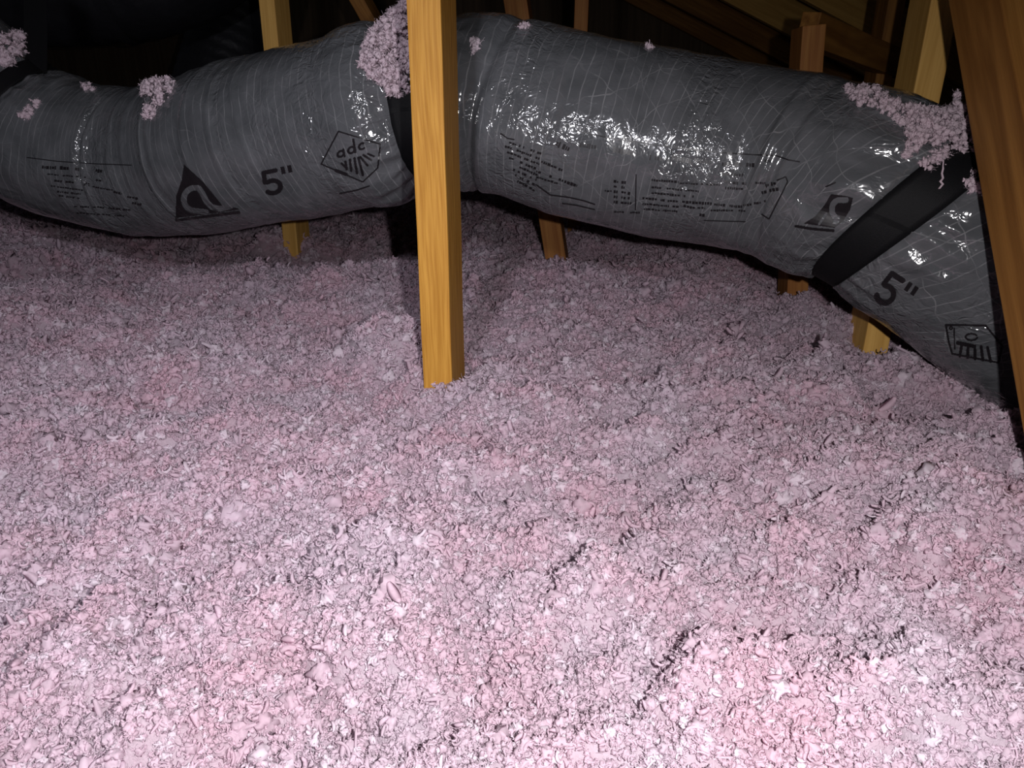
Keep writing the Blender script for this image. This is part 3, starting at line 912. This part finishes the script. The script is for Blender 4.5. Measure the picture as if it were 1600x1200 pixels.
# reversed triangle logo before the right strap
pr = Print()
T2 = [(1256, 349), (1274, 338), (1290, 318), (1299, 303), (1322, 306), (1333, 309), (1329, 326), (1318, 345), (1304, 356)]
lp2 = [(1322, 312)] + arc(1313, 327, 13, 15, -70, -250, 16) + [(1306, 347)]
def in2(x, y):
    m = poly_in(x, y, T2) & (seg_d(x, y, lp2) > 4.4) & (seg_d(x, y, [(1280, 350), (1291, 334)]) > 1.8)
    m |= seg_d(x, y, [(1244, 353), (1268, 357), (1302, 360)]) < 2.2
    return m
pr.shape(in2, 1236, 292, 1345, 368)
pr.line([(1290, 292), (1306, 285)], 2.5)
pr.done('printed_logo', 'black triangular logo printed the other way round')

# logo low on the right end
pr = Print()
D3 = [(1478, 507), (1483, 535), (1488, 552), (1560, 566), (1566, 540), (1540, 508)]
def in3(x, y):
    m = seg_d(x, y, D3 + [D3[0]]) < 1.5
    m |= seg_d(x, y, [(1491, 512), (1492, 545)]) < 1.0
    m |= seg_d(x, y, arc(1486, 512, 2, 2, 0, 360)) < 1.2
    m |= seg_d(x, y, arc(1518, 526, 9, 5, 10, 330)) < 1.5
    m |= seg_d(x, y, [(1497, 535), (1520, 540)]) < 3.0
    for k in range(5):
        m |= seg_d(x, y, [(1503 + k * 10, 538 + k), (1500 + k * 12, 556 + k * 2)]) < 2.3
    return m
pr.shape(in3, 1470, 500, 1580, 576)
pr.done('printed_logo', 'black logo low on the right end, wrinkled')

# ------------------------------------------------------------------ fluff lying on the duct
LOW = [tuft(400 + i, 4, 9, 0.55, 1.0, 0.22, 9, 6) for i in range(6)]
def fluff(poly, n, size, thick, depth, label, seed, group='tufts of insulation lying on the duct', fibre=None):
    rng = np.random.RandomState(seed)
    P = np.array(poly, float); lo, hi_ = P.min(0), P.max(0)
    Vs, Fs, off = [], [], 0
    pts = []
    while len(pts) < n:
        q = lo + rng.uniform(size=2) * (hi_ - lo)
        if poly_in(np.array([q[0]]), np.array([q[1]]), poly)[0]: pts.append(q)
    for q in pts:
        h = hit(*q)
        edge = min(1.0, seg_d(np.array([q[0]]), np.array([q[1]]), list(poly) + [poly[0]])[0] / 18.0)
        if h is not None and abs((h[0] - CAM).dot(FWD) - depth) < 0.25:
            p = h[0] + h[1] * (np.sign(-np.dot(h[1], h[0] - CAM))) * thick * rng.uniform(0.05, 0.25 + 0.75 * edge)
        else:
            p = at(q[0], q[1], depth + rng.uniform(-0.5, 0.6) * thick)
        v, f = LOW[rng.randint(len(LOW))]
        e = rng.uniform(0, 6.28, 3)
        Rm = np.array(Matrix.Rotation(e[0], 3, 'X') @ Matrix.Rotation(e[1], 3, 'Y') @ Matrix.Rotation(e[2], 3, 'Z'))
        s = size * math.exp(min(rng.normal(0, 0.42), 0.5))
        Vs.append((v * s) @ Rm.T + p); Fs.append(f + off); off += len(v)
    if fibre:
        for a, b in fibre:
            pa = on_skin(*a, 0.016); pb = on_skin(*b, 0.013)
            if pa is None or pb is None: continue
            k = 8; V = []
            for i in range(k + 1):
                p = pa + (pb - pa) * i / k + rng.normal(size=3) * 0.0012
                for t in range(4):
                    V.append(p + 0.0014 * (1.3 - abs(i / k - .8)) * (RGT * math.cos(t * 1.571) + FWD * math.sin(t * 1.571)))
            Fc = [[i * 4 + t, i * 4 + (t + 1) % 4, i * 4 + 4 + (t + 1) % 4, i * 4 + 4 + t] for i in range(k) for t in range(4)]
            Vs.append(np.array(V)); Fs.append(np.array(Fc) + off); off += len(V)
    me = fast_mesh('insulation_tuft', np.concatenate(Vs), np.concatenate(Fs), M_FLUFF_PALE)
    o = bpy.data.objects.new('insulation_tuft', me); C.objects.link(o)
    tag(o, label, 'insulation', group)
    return o
fluff([(664, -30), (640, -12), (612, 18), (597, 38), (572, 62), (564, 88), (562, 106), (578, 122), (600, 138), (606, 152), (630, 150), (643, 142), (646, 124), (640, 108), (650, 100), (662, 112), (668, 40)],
      950, 0.0052, 0.045, 1.07, 'big pink heap of fluff on the duct against the front wooden post', 1)
fluff([(1320, 138), (1345, 140), (1362, 135), (1376, 148), (1398, 158), (1410, 166), (1436, 170), (1470, 172), (1488, 168), (1494, 145), (1500, 146), (1506, 160), (1522, 160), (1524, 188), (1512, 205), (1540, 212), (1558, 210), (1569, 226), (1552, 246), (1530, 238), (1500, 244), (1476, 250), (1470, 262), (1440, 262), (1430, 258), (1452, 240), (1440, 228), (1424, 240), (1414, 250), (1408, 244), (1418, 222), (1410, 198), (1398, 186), (1378, 178), (1366, 170), (1340, 166), (1330, 156)],
      760, 0.0044, 0.018, 0.88, 'spread of pink fluff draped over the strap at the right bend', 2, fibre=[((1464, 258), (1464, 300))])
fluff([(1504, 282), (1512, 272), (1520, 268), (1524, 280), (1534, 292), (1530, 304), (1518, 302), (1508, 298)], 34, 0.0048, 0.012, 0.84, 'small curl of fluff hanging beside the right beam, below the strap', 3)
fluff([(-20, 62), (10, 58), (22, 52), (32, 50), (40, 58), (50, 66), (46, 80), (30, 86), (22, 98), (0, 104), (-25, 100)], 110, 0.0075, 0.02, 1.47, 'dim lilac tuft of fluff at the left edge, on the strap', 4)
fluff([(222, 130), (240, 122), (258, 122), (276, 128), (270, 142), (262, 156), (254, 164), (248, 172), (246, 182), (232, 186), (224, 178), (232, 168), (234, 158), (222, 150)], 120, 0.0055, 0.018, 1.30, 'white star-shaped tuft of fluff on top of the left duct section', 5)
fluff([(33, 178), (42, 166), (52, 158), (62, 160), (56, 170), (46, 186), (38, 190)], 26, 0.0055, 0.008, 1.38, 'small white flake of fluff on the duct near the left edge', 6)
fluff([(124, 132), (134, 128), (150, 136), (158, 140), (130, 141)], 12, 0.0050, 0.006, 1.36, 'tiny wisp of fluff on the crest of the left duct section', 7)
fluff([(735, 60), (742, 58), (748, 66), (746, 78), (738, 84)], 16, 0.0045, 0.010, 1.06, 'pinch of pink fluff right behind the front wooden post', 8)
fluff([(812, 40), (820, 37), (828, 40), (824, 45), (815, 45)], 8, 0.004, 0.005, 1.08, 'white crumb on the top edge of the right duct section, nearer the post', 9)
fluff([(1003, 74), (1012, 70), (1020, 72), (1018, 77)], 6, 0.004, 0.004, 1.08, 'white crumb on the top edge at the middle of the right duct section', 10)

# ------------------------------------------------------------------ black ducts in the dark behind
def tube(name, ctrl, ripple, label):
    cp = np.array([at(c[0], c[1], c[2]) for c in ctrl]); cr = np.array([c[3] * c[2] / F for c in ctrl])
    P = catmull(cp, 30); Rr = catmull(cr, 30)
    T = np.gradient(P, axis=0); T /= np.linalg.norm(T, axis=1)[:, None]
    a = np.cross(T, np.array([0, 1.0, 0.2])); a /= np.linalg.norm(a, axis=1)[:, None]; b = np.cross(T, a)
    n = 48; th = np.linspace(0, 2 * math.pi, n, endpoint=False)
    arcl = np.concatenate([[0], np.cumsum(np.linalg.norm(np.diff(P, axis=0), axis=1))])
    V = []
    for i in range(len(P)):
        q = np.stack([np.full(n, arcl[i] * 9), np.cos(th) * 1.6, np.sin(th) * 1.6], -1)
        r = Rr[i] * (1 + 0.05 * perlin(q)) + ripple * math.sin(arcl[i] / 0.045 * 2 * math.pi)
        V.append(P[i] + a[i] * (np.cos(th) * r)[:, None] + b[i] * (np.sin(th) * r)[:, None])
    V = np.concatenate(V); m = len(P)
    ii = np.arange(m - 1)[:, None] * n + np.arange(n)[None, :]; jj = np.arange(m - 1)[:, None] * n + (np.arange(n)[None, :] + 1) % n
    Q = np.stack([ii, jj, jj + n, ii + n], -1).reshape(-1, 4)
    if not outward(Q, V, np.repeat(P, n, 0)[Q[:, 0]]): Q = Q[:, ::-1]
    root = bpy.data.objects.new(name, None); C.objects.link(root); tag(root, label, 'air duct')
    o = bpy.data.objects.new('jacket', fast_mesh('jacket', V, Q, M_BLACK)); C.objects.link(o); o.parent = root
    k0 = m // 2
    Vc = []; nb = 4
    for k in range(nb):
        i = k0 + k
        r = Rr[i] * 1.03
        Vc.append(P[i] + a[i] * (np.cos(th) * r)[:, None] + b[i] * (np.sin(th) * r)[:, None])
    Vc = np.concatenate(Vc)
    ii = np.arange(nb - 1)[:, None] * n + np.arange(n)[None, :]; jj = np.arange(nb - 1)[:, None] * n + (np.arange(n)[None, :] + 1) % n
    Qc = np.stack([ii, jj, jj + n, ii + n], -1).reshape(-1, 4)
    c_ = bpy.data.objects.new('clamp_band', fast_mesh('clamp_band', Vc, Qc, M_BLACK)); C.objects.link(c_); c_.parent = root
    return root
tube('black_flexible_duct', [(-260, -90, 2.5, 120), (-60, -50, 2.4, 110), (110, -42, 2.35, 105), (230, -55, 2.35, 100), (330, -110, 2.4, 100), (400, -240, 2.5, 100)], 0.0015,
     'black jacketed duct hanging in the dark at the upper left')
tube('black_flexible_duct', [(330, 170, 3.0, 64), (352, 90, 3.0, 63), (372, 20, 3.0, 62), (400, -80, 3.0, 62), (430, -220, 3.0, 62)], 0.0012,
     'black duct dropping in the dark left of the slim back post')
